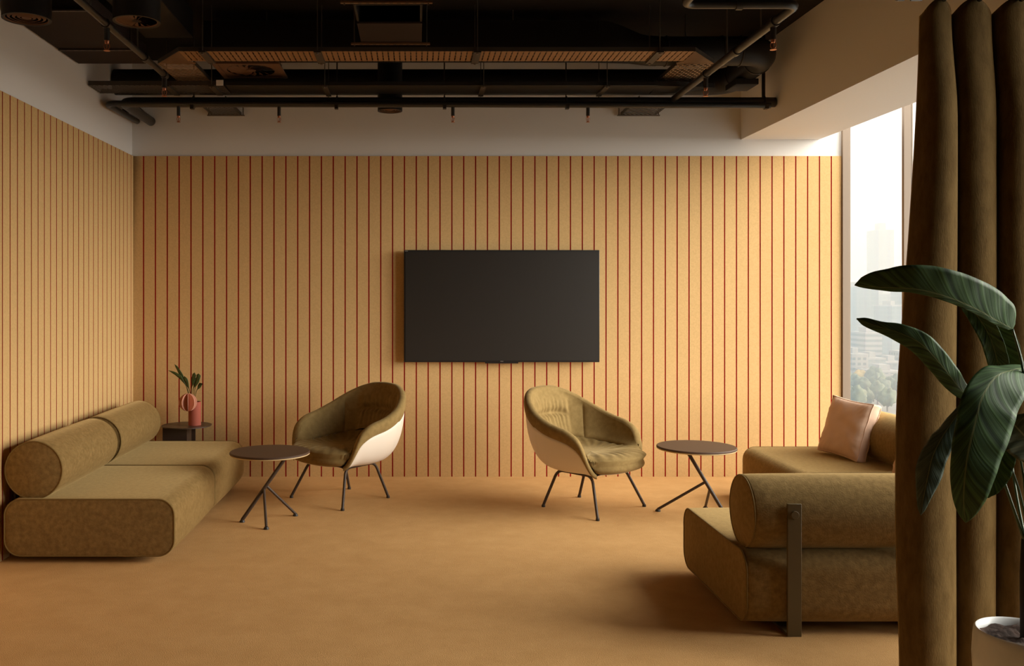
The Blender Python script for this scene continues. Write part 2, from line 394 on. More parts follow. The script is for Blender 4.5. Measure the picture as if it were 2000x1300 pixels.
# ------------------------------------------------------------------ cushions on the window sofa
def make_pillow(label):
    t = thing('cushion', label, 'cushion', group='peach cushions on the window sofa')
    n = 30; S = .190; H = .030
    def face(sgn):
        rows = []
        for i in range(n+1):
            r = []
            for j in range(n+1):
                u, v = -1+2*i/n, -1+2*j/n
                k = .035
                x = u*S*(1-k*(1-v*v)*abs(u)**3*1.6); z = v*S*(1-k*(1-u*u)*abs(v)**3*1.6)
                puff = .040*((1-u**4)*(1-v**4))**.55
                cr = noise.noise(Vector((u*3+sgn*5, v*3, 1)))*.006*(1-abs(u*v)) + .004*math.sin(7*u*v+3*u)*((abs(u)*abs(v))**1.0)
                e = max(abs(u), abs(v))
                cr += .0045*math.sin(34*math.atan2(v, u))*smooth((e-.45)/.4)*(1-smooth((e-.9)/.1))*(abs(u*v)**.7)
                r.append((x, sgn*(H+puff+cr), z))
            rows.append(r)
        return rows
    a, b = face(-1), face(1)
    MB().grid(a).grid(b).build('cushion_face', M['pillow'], t, sharp=180)
    def border(rows): 
        return [rows[0][j] for j in range(n)]+[rows[i][n] for i in range(n)]+[rows[n][j] for j in range(n,0,-1)]+[rows[i][0] for i in range(n,0,-1)]
    A, B = border(a), border(b); mid = []
    C1 = []; 
    rings = []
    for k in range(7):
        s_ = k/6; rg = []
        for q, (p, w) in enumerate(zip(A, B)):
            v = Vector(p).lerp(Vector(w), s_); o = Vector((v.x, 0, v.z)).normalized()
            v += o*(.006*math.sin(PI*s_)+.003*noise.noise(Vector((q*.6, s_*2, 3))))
            rg.append(v)
        rings.append(rg)
    MB().grid(rings, close=True).build('gusset', M['pillow'], t, sharp=180)
    for R in (A, B): MB().ring(R, .0035, 6).build('piping', M['pillow'], t, sharp=180)
    return t
p1 = make_pillow('peach square cushion in full view, leaning on the window sofa bolster')
p1.location = (2.846, 6.06, .525); p1.rotation_euler = (math.radians(-17), math.radians(3), math.radians(-76))
p2 = copy_tree(p1); p2['label'] = 'peach cushion of which only a sliver shows past the curtain edge'
p2.location = (2.872, 5.20, .525); p2.rotation_euler = (math.radians(-15), 0, math.radians(-86))

# ------------------------------------------------------------------ lounge chairs
HK = [(0,.752),(14,.747),(28,.722),(40,.685),(52,.640),(64,.596),(80,.555),(98,.525),(108,.492),(117,.430),(126,.352),(135,.298),(150,.276),(180,.270)]
ZS = .356
def rimR(phi):
    c, s_ = abs(math.cos(phi)), abs(math.sin(phi))
    b = .345 if math.cos(phi) > 0 else .335
    a = .335
    return 1/((c/b)**2.35+(s_/a)**2.35)**(1/2.35)
def chair_pt(phid, t):
    """phi degrees from the back (+Y), signed; t 0 centre .. 1 rim"""
    ph = math.radians(phid); ap = abs(phid)
    h = interp(HK, ap); R = rimR(ph); a = t*PI/2
    front = smooth((ap-112)/22)
    w = (1-math.cos(a))**1.9
    r = R*math.sin(a)**.86 + .055*(1-smooth((ap-10)/90))*w
    z = ZS+(h-ZS)*w
    rf = R*interp(FR, t); zf = interp(FZ, t)
    if ap > 112: r = lerp(r, rf, front); z = lerp(z, zf, front)
    return Vector((r*math.sin(ph), r*math.cos(ph), z))
FR = [(0,0),(.35,.45),(.6,.74),(.75,.91),(.85,1.0),(.92,1.03),(.97,1.0),(1,.93)]
FZ = [(0,.356),(.3,.366),(.6,.374),(.75,.364),(.85,.338),(.92,.306),(.97,.278),(1,.266)]
def tsplit(ap):                                                     # where the seat cushion meets the walls
    return .60+.02*math.cos(math.radians(ap))
def make_chair(name, label):
    t = thing(name, label, 'chair', group='lounge chairs facing each other in front of the television')
    def normal(ph, tt):
        e = .01
        du = chair_pt(ph+1, tt)-chair_pt(ph-1, tt); dv = chair_pt(ph, min(1,tt+e))-chair_pt(ph, max(.001,tt-e))
        n = du.cross(dv)
        if n.length < 1e-9: return Vector((0,0,1))
        n.normalize()
        c = Vector((0,0,.75))-chair_pt(ph, tt)
        return n if n.dot(c) > 0 else -n
    BK = 47.0
    def region(ph, tt):
        ap = abs(ph)
        if ap > 128 or tt < tsplit(ap): return 0
        return 1 if ap < BK else 2
    def pad(ph, tt, reg):
        ap = abs(ph); d = 0
        if reg == 0:
            b = lerp((tsplit(ap)-tt)*.40, .2, smooth((ap-100)/16))
            d = .018*(1-math.exp(-max(0,b)/.025))
            g = math.exp(-((tt-.55)/.22)**2)
            d += .0035*math.sin(math.radians(ph)*26+3*noise.noise(Vector((ph*.03, tt*3, 0))))*g*smooth(tt/.25)
        else:
            bl = min(max((tt-tsplit(ap))*.85, .05*smooth((ap-100)/14)), abs(ap-BK)/57*.34)
            d = .016*(1-math.exp(-max(0,bl)/.018))
            if reg == 1:
                tk = .845                                            # horizontal tuck in the back cushion
                dt = (tt-tk)
                inside = 1-smooth((ap-24)/8)
                d += .024*inside*(1-math.exp(-(abs(dt)*.9)**2/.0005)) - .004*inside
                wr = math.sin(math.radians(ph)*58+4*noise.noise(Vector((ph*.08, tt*2.5, 4))))
                fall = math.exp(-abs(dt)/(.13 if dt < 0 else .07))*(1-smooth((ap-27)/9))
                d += .0055*wr*fall*smooth(abs(dt)/.02)
        return lerp(d, .015, smooth((tt-.93)/.07)) if ap < 112 else d
    NP, NT = 216, 48
    def patch(reg, phs, tf):
        mb = MB(); rows = []
        for i in range(NT+1):
            r = []
            for ph in phs:
                t0, t1 = tf(ph); tt = lerp(t0, t1, i/NT)
                e = 1
                p = chair_pt(ph, tt)+normal(ph, min(tt, .97))*pad(ph, tt, reg)*e
                r.append(p)
            rows.append(r)
        return rows
    def tseat(ph):
        ap = abs(ph)
        k = smooth((ap-108)/24)
        return lerp(tsplit(ap), 1.0, k)
    phs = [-180+360*k/NP for k in range(NP)]
    seat = MB().grid(patch(0, phs, lambda p: (.004, tseat(p))), close=True).build('seat', M['chair_cloth'], t, sharp=180)
    phs = [-BK+2*BK*k/80 for k in range(81)]
    MB().grid(patch(1, phs, lambda p: (tsplit(abs(p)), 1.0))).build('backrest', M['chair_cloth'], t, sharp=180)
    for sg in (-1, 1):
        phs = [sg*lerp(BK, 132, k/60) for k in range(61)]
        MB().grid(patch(2, phs, lambda p: (tseat(p), 1.0) if tseat(p) < .999 else (.999, 1.0))).build('armrest', M['chair_cloth'], t, sharp=180)
    # padded edge: rolls over the rim and covers the top of the shell
    NP2 = 150; EP = 130.0; phs = [-EP+2*EP*k/NP2 for k in range(NP2+1)]
    def band(ap): return lerp(.062, .052, smooth((ap-50)/40))*(1-smooth((ap-112)/26))+.006
    rows = []
    for k in range(11):
        r = []
        for ph in phs:
            ap = abs(ph); p0 = chair_pt(ph, 1.0); o = Vector((math.sin(math.radians(ph)), math.cos(math.radians(ph)), 0))
            k_in = lerp(.015, .004, smooth((ap-116)/16)); th = (k_in+lerp(.040, .012, smooth((ap-114)/18)))/2
            if k <= 6:
                a = PI*k/6
                p = p0+o*(th-k_in-th*math.cos(a))+Vector((0,0,1))*th*math.sin(a)*.9
            else:
                q = (k-6)/4
                sl = .10 if ap < 60 else .22                        # the shell draws in below the rim
                p = p0+o*(2*th-k_in+.004*math.sin(PI*q)-band(ap)*q*sl)-Vector((0,0,1))*band(ap)*q
            r.append(p)
        rows.append(r)
    edge_rows = rows
    MB().grid(rows).build('edge_padding', M['chair_cloth'], t, sharp=180)
    # hard shell outside
    rows = []; NS = 180; phf = [-180+360*k/NS for k in range(NS)]
    def edge_pt(ph):
        u = (max(-EP, min(EP, ph))+EP)/(2*EP)*NP2; i = min(int(u), NP2-1)
        return edge_rows[-1][i].lerp(edge_rows[-1][i+1], u-i)
    for i in range(24):
        r = []
        for ph in phf:
            ap = abs(ph); q = i/23
            o = Vector((math.sin(math.radians(ph)), math.cos(math.radians(ph)), 0))
            top = edge_pt(ph)-o*.003+Vector((0,0,.004))
            f = smooth((ap-122)/18)
            p0 = chair_pt(ph, 1.0); under = Vector((p0.x*.90, p0.y*.90, .274))
            top = top.lerp(under, f)
            bot = Vector((o.x*.235, o.y*.225+.01, .264))
            a = q*PI/2; w = lerp(math.sin(a)**.72, q, .25); d = lerp(1-math.cos(a)**.72, q, .25)
            r.append(Vector((lerp(top.x, bot.x, d), lerp(top.y, bot.y, d), lerp(top.z, bot.z, w))))
        rows.append(r)
    inner = [[p-Vector((p.x, p.y, 0)).normalized()*.006 for p in rr] for rr in rows[:2]]
    sh = MB().grid(list(reversed(inner))+rows, close=True)
    sh.add(rows[-1], [tuple(range(NS))])
    sh.build('shell', M['shell'], t, sharp=180)['label'] = 'cream outer shell'
    # steel frame: two side rails bent into legs
    MB().box(-.15, .15, -.15, .17, .252, .262).build('seat_plate', M['brown_metal'], t)
    for sx in (-1, 1):
        fr, re = Vector((sx*.272, -.232, 0)), Vector((sx*.205, .238, 0))
        a = Vector((sx*.190, -.135, .252)); b = Vector((sx*.165, .150, .252)); m = (a+b)/2
        for pts in ((fr+Vector((0,0,.012)), a, m), (re+Vector((0,0,.012)), b, m)):
            lg = MB().tube(fillet(pts, .05), .0095, 12).build('leg', M['brown_metal'], t, sharp=50)
            f = pts[0]
            MB().lathe([(.012,0),(.013,.004),(.011,.016)], (f.x, f.y, 0), 16).build('glide', M['glide'], lg)
    return t
c1 = make_chair('lounge_chair', 'olive tub chair whose white shell faces the window light, nearer the red vase')
c1.location = (-.505, 6.36, 0); c1.rotation_euler = (0,0,-PI/4)
c2 = copy_tree(c1); c2['label'] = 'olive tub chair with sunlit back cushion, nearer the window sofa'
c2.location = (1.160, 6.09, 0); c2.rotation_euler = (0,0,PI/4)

# ------------------------------------------------------------------ round tripod tables
def make_table(name, label, foot, branches, topc, attach, R):
    """feet in world metres; tripod of one long inclined pole with two branch legs"""
    bx, by = topc; t = thing(name, label, 'table', (bx, by, 0), group='round tripod side tables')
    L_ = lambda p: Vector((p[0]-bx, p[1]-by, p[2] if len(p) > 2 else 0.0))
    MB().lathe([(0,.436),(R-.004,.436),(R,.432),(R,.424),(0,.424)], n=72).build('table_top', M['table_top'], t, sharp=40)
    MB().lathe([(0,.424),(R-.001,.424),(R-.001,.419),(R-.006,.416),(0,.416)], n=72).build('edge_band', M['table_edge'], t, sharp=40)['label'] = 'pale edge under the top'
    f = L_(foot); a = L_(attach); a.z = .414
    pole = MB().tube([f+Vector((0,0,.014)), a], .0115, 14).build('pole', M['brown_metal'], t)
    MB().cyl((a.x, a.y, .408), (a.x, a.y, .4159), .05, 32).build('mounting_plate', M['brown_metal'], t)
    for bf, q in branches:
        j = f.lerp(a, q); j.z = .014+(a.z-.014)*q
        MB().tube([L_(bf)+Vector((0,0,.014)), j], .0085, 12).build('leg', M['brown_metal'], t)
    for p in [foot]+[b[0] for b in branches]:
        q = L_(p); MB().lathe([(0,0),(.017,0),(.017,.006),(.010,.016),(0,.016)], (q.x, q.y, 0), 20).build('foot', M['glide'], t)
    return t
make_table('round_table', 'dark round tripod table between the slatted-wall sofa and a tub chair', (-1.073,5.70), [((-.896,5.526), .47), ((-.765,5.86), .52)], (-.905,5.72), (-.795,5.74), .247)
make_table('round_table', 'dark round tripod table beside the window sofa', (1.94,5.73), [((1.573,5.986), .52), ((1.905,6.06), .42)], (1.80,5.91), (1.738,5.93), .249)

# ------------------------------------------------------------------ corner table with vase
ct = (-1.723, 6.935); cz = .428
t = thing('corner_table', 'small dark metal table with round top in the corner under the red vase', 'table', (ct[0], ct[1], 0))
# round sheet-metal top, slit where the leaf folds
mb = MB(); R = .184
pl = [(R*math.cos(2*PI*k/72), R*math.sin(2*PI*k/72)) for k in range(72)]
MB().prism(pl, cz-.008, cz).build('table_top', M['side_table'], t)
MB().prism([(-.135,.02),(.02,-.065),(.022,-.061),(-.133,.024)], cz, cz+.0006).build('top_seam', M['glide'], t)
MB().box(-.163, .018, -.070, -.062, 0, cz-.008).build('front_panel', M['side_table'], t)
MB().box(.010, .018, -.062, .07, 0, cz-.008).build('side_panel', M['side_table'], t)
MB().box(.030, .060, .02, .028, 0, cz-.008).build('leg', M['side_table'], t)
MB().box(-.075, -.035, -.0712, -.070, cz-.022, cz-.012).build('finger_slot', M['glide'], t)
vc = Vector((-1.661, 6.925))
v = thing('vase', 'terracotta cylinder vase with a pink paper fan ball at its rim', 'vase', (vc.x, vc.y, cz))
r = .0465; Hv = .176
MB().lathe([(0,0),(r,0),(r,Hv-.001),(r-.001,Hv),(r-.004,Hv),(r-.0045,.01),(0,.01)], n=48).build('vase_body', M['terracotta'], v)
bc = Vector((-.035, -.062, Hv+.002)); br = .066
for k in range(8):
    a = 2*PI*k/8+.25
    mb = MB(); n = 24; th = .0022
    d = Vector((math.cos(a), math.sin(a), 0)); nn = Vector((-d.y, d.x, 0))
    pts = [bc+d*(br*math.cos(-PI/2+PI*q/n)*1.0)+Vector((0,0,br*math.sin(-PI/2+PI*q/n))) for q in range(n+1)]
    V = [p+nn*th for p in pts]+[p-nn*th for p in pts]; N1 = n+1
    mb.add(V, [tuple(range(N1)), tuple(reversed(range(N1, 2*N1)))]+[(i, i+1, N1+i+1, N1+i) for i in range(n)]+[(n, 0, N1, 2*N1-1)])
    mb.build('paper_fan', M['pink'], v)

def blade(mid, width, side, mname, fold=.25, curl=0.0, n=36, m=5, wave=.0, seed=0, asym=(1.0,1.0), thick=True):
    """leaf blade along the 3-D points mid; side = rough direction of the half widths"""
    pts = catmull(mid, n); W = [interp(width, k/n) for k in range(n+1)]
    rows = []; uvs = []
    side = Vector(side)
    for i in range(n+1):
        tg = (pts[min(i+1,n)]-pts[max(i-1,0)]).normalized()
        s_ = (side-tg*side.dot(tg)).normalized(); up = tg.cross(s_).normalized()
        r = []
        for j in range(-m, m+1):
            f = j/m; k = asym[0] if f < 0 else asym[1]
            w = f*W[i]*k
            off = abs(f)**1.3*W[i]*k*fold + wave*W[i]*abs(f)*math.sin(i*.9+seed+(2 if f < 0 else 0)) - curl*W[i]*f*f
            r.append(pts[i]+s_*w+up*off)
        rows.append(r); uvs.append([(i/n, j/m) for j in range(-m, m+1)])
    return rows, uvs
def build_blade(name, rows, uvs, material, parent):
    mb = MB(); C = len(rows[0]); mb.grid(rows)
    me = bpy.data.meshes.new(name); me.from_pydata([tuple(p) for p in mb.v], [], mb.f); me.materials.append(material)
    uvl = me.uv_layers.new(name='UVMap'); flat = [u for r in uvs for u in r]
    for lp in me.loops: uvl.data[lp.index].uv = flat[lp.vertex_index]
    me.shade_smooth(); me.update()
    o = bpy.data.objects.new(name, me); col.objects.link(o); o.parent = parent
    sd = o.modifiers.new('thickness', 'SOLIDIFY'); sd.thickness = .0012; sd.offset = 0
    return o
sg = thing('leaf_sprig', 'spray of palm leaves standing in the terracotta vase', 'plant', (vc.x, vc.y, cz+.012))
o3 = Vector((vc.x, vc.y, cz+.012))
sprigs = [ [(378,800),(368,765),(356,742),(345,731),(329,723)], [(377,800),(366,762),(360,745),(348,722),(341,711)],
           [(379,800),(374,768),(376,748),(378,735),(380,727)], [(381,800),(380,766),(384,748),(387,735),(388,729)],
           [(382,800),(382,770),(388,756),(392,748),(393,750)], [(378,800),(372,770),(366,752),(362,742),(360,734)],
           [(380,800),(377,768),(380,752),(383,742),(384,736)] ]
for k, pp in enumerate(sprigs):
    dy = [0, .0, -.01, -.02, -.01][:5]; yo = [-.02,.015,.0,-.012,.02,-.006,.012][k]
    mid = [P(x, y, 6.925+yo*q/4)-o3 for q, (x, y) in enumerate(pp)]
    mid[0] = Vector((random.uniform(-.012,.012), random.uniform(-.012,.012), .02))
    wd = [(0,.0015),(.35,.0025),(.6,.016 if k not in (0,1) else .013),(.8,.017 if k not in (0,1) else .011),(1,.001)]
    rows, uvs = blade(mid, wd, (1,-.25,.2) if k != 0 else (.4,-.2,1), 'sprig', fold=.3, n=24, m=3, seed=k, wave=.15)
    build_blade('leaf', rows, uvs, M['sprig'], sg)

# ------------------------------------------------------------------ curtain and rail
YC = 3.30
cu = thing('curtain', 'heavy olive velvet curtain hanging in deep folds behind the potted plant', 'curtain', (2.2, YC, 0))
XE = [1.838]                                    # fold geometry at floor level
nz_, ns_ = 60, 30
folds = [(1.741,1.936),(1.936,2.078),(2.078,2.235),(2.235,2.41),(2.41,2.58),(2.58,2.76),(2.76,2.93),(2.93,3.10),(3.10,3.25)]
rows = []
for i in range(nz_+1):
    zt = i/nz_
    r = []
    for fi, (a, b) in enumerate(folds):
        for k in range(ns_ if fi < len(folds)-1 else ns_+1):
            s_ = k/ns_
            z_top = 2.436+.026*math.cos(2*PI*(s_-.45)) 
            z = lerp(.015, z_top, zt)
            hgt = z/2.45
            # leading edge drifts out towards the floor
            a_ = a; b_ = b
            if fi == 0: a_ = a+.085*smooth((hgt-.35)/.65)+.012*(1-smooth(hgt/.25))
            am = lerp(.100, .050, smooth((hgt-.82)/.18))*(1.0 if fi != 1 else .85)
            # belly towards the room's front, tight gather behind
            ang = 2*PI*s_
            x = lerp(a_, b_, s_)-.34*(b_-a_)*math.sin(ang)/2.2*(1-.4*smooth((hgt-.85)/.15))
            y = -am*(.5-.5*math.cos(ang))**.5+.04
            x += .006*noise.noise(Vector((fi*3+s_*2, z*.9, 0))); y += .014*noise.noise(Vector((fi*3+s_*1.5, z*1.1, 7)))
            r.append((x-2.2, y, z))
    rows.append(r)
o = MB().grid(rows).build('curtain_cloth', M['curtain'], cu, sharp=180)
sd = o.modifiers.new('thickness', 'SOLIDIFY'); sd.thickness = .004; sd.offset = 0
for fi, (a, b) in enumerate(folds):
    x = lerp(a, b, .45)-2.2+(.045 if fi == 0 else 0)
    MB().ring([(x, -.035+.019*math.cos(2*PI*k/20)+.0, 2.463+.019*math.sin(2*PI*k/20)) for k in range(20)], .003, 8).build('curtain_ring', M['pipe'], cu)
rl = thing('curtain_rail', 'black rail that carries the olive velvet curtain', 'rail', (2.2, YC, 0))
MB().tube([(-.48,-.035,2.466),(1.06,-.035,2.466)], .0135, 16).build('rod', M['pipe'], rl)
MB().lathe([(0,-.02),(.016,-.02),(.022,-.012),(.022,.012),(.016,.02),(0,.02)], n=20).build('finial', M['pipe'], rl, loc=(-.482,-.035,2.466), rot=(0,PI/2,0))
for x in (-.42, .26):
    br_ = MB().box(x-.012, x+.012, -.046, -.024, 2.452, 2.60).box(x-.02, x+.02, -.052, -.018, 2.448, 2.456).build('bracket', M['pipe'], rl)
    MB().cyl((x, -.035, 2.59), (x, -.035, 2.608 if x > .3 else ZC), .007, 10).build('hanger', M['pipe'], br_)

# ------------------------------------------------------------------ potted plant
YP = 2.80
pc = P(2001, 0, YP).x
pt = thing('potted_plant', 'tall plant with broad dark green leaves in a glossy pale pot before the curtain', 'plant', (pc, YP, 0))
MB().lathe([(0,0),(.085,0),(.100,.008),(.122,.10),(.135,.22),(.139,.30),(.136,.355),(.133,.376),(.128,.381),(.122,.377),(.119,.350),(.112,.30),(0,.30)], n=72).build('pot', M['pot'], pt, sharp=60)
rows = []
for i in range(15):
    rr = .1185*i/14; r = []
    for k in range(48):
        a = 2*PI*k/48; h = .358+.016*noise.noise(Vector((rr*math.cos(a)*28, rr*math.sin(a)*28, 2)))+.008*noise.noise(Vector((rr*math.cos(a)*70, rr*math.sin(a)*70, 5)))
        r.append((rr*math.cos(a), rr*math.sin(a), h))
    rows.append(r)
MB().grid(rows, close=True).build('soil', M['soil'], pt, sharp=180)
MB().tube([(.006,0,.33),(.004,.0,.45),(.002,0,.56),(.004,0,.66)], [.017,.0155,.0145,.012], 14).build('trunk', M['trunk'], pt, sharp=180)
PO = Vector((pc, YP, 0))
def leaf(pp, width, side, fold, mt='leaf', depth=None, wave=.04, curl=0, asym=(1,1), seed=0, yo=0):
    n_ = len(pp)
    dp = depth or [0]*n_
    mid = [P(x, y, YP+yo+dp[q])-PO for q, (x, y) in enumerate(pp)]
    rows, uvs = blade(mid, width, side, mt, fold=fold, curl=curl, wave=wave, seed=seed, asym=asym, n=48, m=6)
    return build_blade('leaf', rows, uvs, M[mt], pt), mid
px = YP/F
def stem(a, b_, bulge=(0,0,0), r0=.0045, r1=.003):
    a, b_ = Vector(a), Vector(b_); m_ = (a+b_)/2+Vector(bulge)
    MB().tube(catmull([a, m_, b_], 16), [lerp(r0, r1, k/16) for k in range(17)], 10).build('petiole', M['petiole'], pt, sharp=180)
crown = Vector((.004, 0, .645))
# great arching leaf on top (base at the bend, tip towards the window)
l, mid = leaf([(1978,642),(1950,628),(1905,603),(1850,580),(1790,565),(1730,562),(1669,557)],
     [(0,.012),(.05,.035),(.14,.054),(.32,.064),(.55,.062),(.75,.054),(.88,.040),(.96,.020),(1,.002)], (-.1,-.35,1), .12,
     depth=[.02,0,-.03,-.05,-.05,-.03,0], asym=(.22,1.28), wave=.03)
stem(crown, mid[0], (.06,.03,.06))
# second leaf pointing to the window
l, mid = leaf([(1893,778),(1868,750),(1838,712),(1800,672),(1757,650),(1714,637),(1673,622)],
     [(0,.006),(.08,.022),(.25,.032),(.45,.034),(.65,.028),(.8,.018),(.92,.013),(1,.002)], (.45,-.25,.85), .22,
     depth=[0,-.03,-.05,-.06,-.05,-.03,0], seed=2, wave=.06)
stem(crown, mid[0], (-.02,.0,.08))
# two hanging leaves under the arch
l, mid = leaf([(1872,583),(1905,612),(1932,655),(1948,705),(1956,750)],
     [(0,.002),(.15,.020),(.4,.030),(.7,.030),(.9,.022),(1,.008)], (.85,-.35,.25), .35, depth=[-.02,-.01,.0,.02,.03], seed=1, wave=.08, yo=.07)
l, mid = leaf([(1925,612),(1948,640),(1962,680),(1972,725),(1978,765)],
     [(0,.004),(.2,.030),(.5,.040),(.8,.036),(1,.012)], (.9,-.3,.2), .3, depth=[0,0,.01,.02,.02], seed=5, wave=.05, yo=.12)
stem(crown, mid[-1], (.01,.05,.0))
# big leaf folding over towards us
l, mid = leaf([(2012,716),(1978,722),(1945,735),(1918,775),(1903,830),(1890,885),(1883,940),(1882,985),(1886,1020)],
     [(0,.03),(.10,.062),(.25,.094),(.42,.104),(.60,.092),(.78,.070),(.90,.044),(.97,.016),(1,.002)], (.86,-.30,-.38), -.16,
     depth=[.02,-.03,-.07,-.11,-.13,-.14,-.14,-.13,-.12], asym=(.46,1.0), seed=3, wave=.025)
stem(crown, mid[0], (.07,-.02,.02))
# narrow leaf hanging to the side
l, mid = leaf([(1893,775),(1868,812),(1842,850),(1822,890),(1812,930),(1804,970),(1798,1006)],
     [(0,.004),(.12,.018),(.35,.034),(.6,.036),(.8,.022),(.93,.010),(1,.001)], (.85,-.45,.25), -.40,
     depth=[0,-.02,-.05,-.07,-.08,-.09,-.09], mt='leaf_pale', seed=4, wave=.06)
stem(crown, mid[0], (-.03,-.02,.07))
# leaf behind the big one
l, mid = leaf([(1975,800),(1962,850),(1950,900),(1940,940),(1930,972)],
     [(0,.01),(.3,.042),(.6,.040),(.85,.022),(1,.002)], (.9,-.3,-.2), .2, depth=[0,0,0,0,0], seed=6, yo=-.03)
stem(crown, mid[0], (.02,-.03,.05))
# pale leaf at the frame edge
l, mid = leaf([(2050,905),(2025,880),(2000,850),(1980,828),(1968,812)],
     [(0,.01),(.2,.045),(.5,.066),(.8,.052),(1,.004)], (.7,-.3,.65), -.15, mt='leaf_pale', depth=[0,-.01,-.02,-.02,-.01], seed=8, yo=-.05)
stem(crown, mid[0], (.04,-.03,.02))
for (a, b_) in (((2003,1010),(1968,895)), ((2004,1000),(1992,890)), ((2006,990),(2004,830)), ((2004,760),(1978,645))):
    stem(P(a[0], a[1], YP-.03)-PO, P(b_[0], b_[1], YP-.03)-PO, (.004,0,.004), .0042, .0028)
for (a, b_) in (((2000,1096),(2003,1010)), ((2000,1096),(2004,1000)), ((2000,1096),(2006,990))):
    stem(crown+Vector((0,0,-.02)), P(b_[0], b_[1], YP-.03)-PO, (0,0,0), .005, .0042)

# ------------------------------------------------------------------ ceiling services
YM, ZM = 6.44, 2.750
# main sprinkler pipe with its two tails at the corner
t = thing('sprinkler_main', 'thick black pipe running along the back wall from the corner to the soffit', 'pipe', (0,0,0))
MB().tube(fillet([(-2.05,7.135,2.748),(-2.05,YM,ZM),(2.51,YM,ZM)], .09), .035, 18).build('pipe', M['pipe'], t, sharp=60)
MB().tube(fillet([(-2.155,7.135,2.748),(-2.155,YM-.05,ZM-.018),(2.46,YM-.05,ZM-.033)], .09), .020, 14).build('pipe', M['pipe'], t, sharp=60)
for x in (-2.05, -2.155):
    MB().cyl((x,6.80,2.756),(x,6.86,2.755), .034 if x > -2.1 else .021, 18).build('coupling', M['pipe'], t)
for x in (-1.55, -.55, .2, 1.05, 2.43):
    cl = MB().ring([(x, YM+.039*math.cos(2*PI*k/20), ZM+.039*math.sin(2*PI*k/20)) for k in range(20)], .006, 8).box(x-.012, x+.012, YM-.07, YM-.03, ZM-.058, ZM-.03).build('clamp', M['pipe'], t)
    MB().cyl((x, YM, ZM+.033), (x, YM, ZC), .005 if x < 2 else .012, 10).build('hanger', M['rod'] if x < 2 else M['pipe'], cl)
# branch pipes
t = thing('sprinkler_branch', 'black pipe running towards the back wall above the slatted-wall sofa', 'pipe', (0,0,0))
MB().tube([(-1.555, 2.2, 2.765), (-1.555, 5.745, 2.765)], .0175, 14).build('pipe', M['pipe'], t)
for y in (4.64, 5.30, 5.70): MB().cyl((-1.555,y-.025,2.765),(-1.555,y+.025,2.765), .024, 14).build('coupling', M['pipe'], t)
for y in (3.6, 5.15): MB().cyl((-1.555,y,2.78),(-1.555,y,ZC), .004, 8).build('hanger', M['rod'], t)
t = thing('sprinkler_branch', 'black pipe beside the soffit with a squared bend at its end', 'pipe', (0,0,0))
MB().tube(fillet([(1.255,2.4,2.765),(1.255,4.32,2.765),(1.79,4.32,2.765),(1.79,YM-.035,2.765)], .06), .021, 14).build('pipe', M['pipe'], t, sharp=60)
for y in (4.60, 5.15, 5.69): MB().cyl((1.79,y-.025,2.765),(1.79,y+.025,2.765), .027, 14).build('coupling', M['pipe'], t)
MB().cyl((1.50,4.32,2.765),(1.53,4.32,2.765), .027, 14).build('coupling', M['pipe'], t)
for (x, y) in ((1.79,4.78),(1.515,4.32),(1.79,5.3)): MB().cyl((x,y,2.78),(x,y,ZC), .0045, 8).build('hanger', M['rod'], t)

# sprinkler heads
def make_head(label):
    t = thing('fire_sprinkler', label, 'sprinkler', group='sprinkler heads under the black pipes')
    MB().cyl((0,0,-.062),(0,0,.012), .0145, 14).build('drop_pipe', M['pipe'], t)
    MB().lathe([(.010,-.076),(.012,-.070),(.012,-.062)], n=12).build('collar', M['copper'], t)
    mb = MB()
    for sx in (-1, 1): mb.tube(catmull([(sx*.010,0,-.074),(sx*.014,0,-.086),(sx*.010,0,-.100),(0,0,-.106)], 8), .0024, 6)
    mb.cyl((0,0,-.106),(0,0,-.074), .003, 8).build('yoke', M['copper'], t)
    MB().lathe([(0,-.111),(.016,-.111),(.016,-.108),(0,-.106)], n=16).build('deflector', M['copper'], t)
    return t
heads = [((P(352,0,YM).x, YM-.045, 2.702), 'sprinkler head under the thick pipe nearest the panelled corner'),
         ((P(547,0,YM).x, YM-.045, 2.702), 'sprinkler head under the thick pipe, above the chair with the white shell'),
         ((P(884,0,YM).x, YM-.045, 2.702), 'sprinkler head under the thick pipe, above the television'),
         ((P(1146,0,YM).x, YM-.045, 2.702), 'sprinkler head under the thick pipe, above the television edge facing the window'),
         ((-1.555, 4.64, 2.748), 'sprinkler head on the branch pipe below the flat dark duct panel'),
         ((-1.555, 5.70, 2.748), 'sprinkler head on the branch pipe where it passes the short slotted tray'),
         ((1.79, 4.615, 2.746), 'sprinkler head in front of the round duct elbow by the soffit'),
         ((1.79, 5.69, 2.746), 'sprinkler head on the soffit-side branch pipe below the duct box')]
h0 = None
for loc, lb in heads:
    h = make_head(lb) if h0 is None else copy_tree(h0)
    h0 = h0 or h; h.location = loc; h['label'] = lb; h.scale = (.85,.85,.9)
    if loc[1] < 6:
        h.scale = (1,1,1.05)

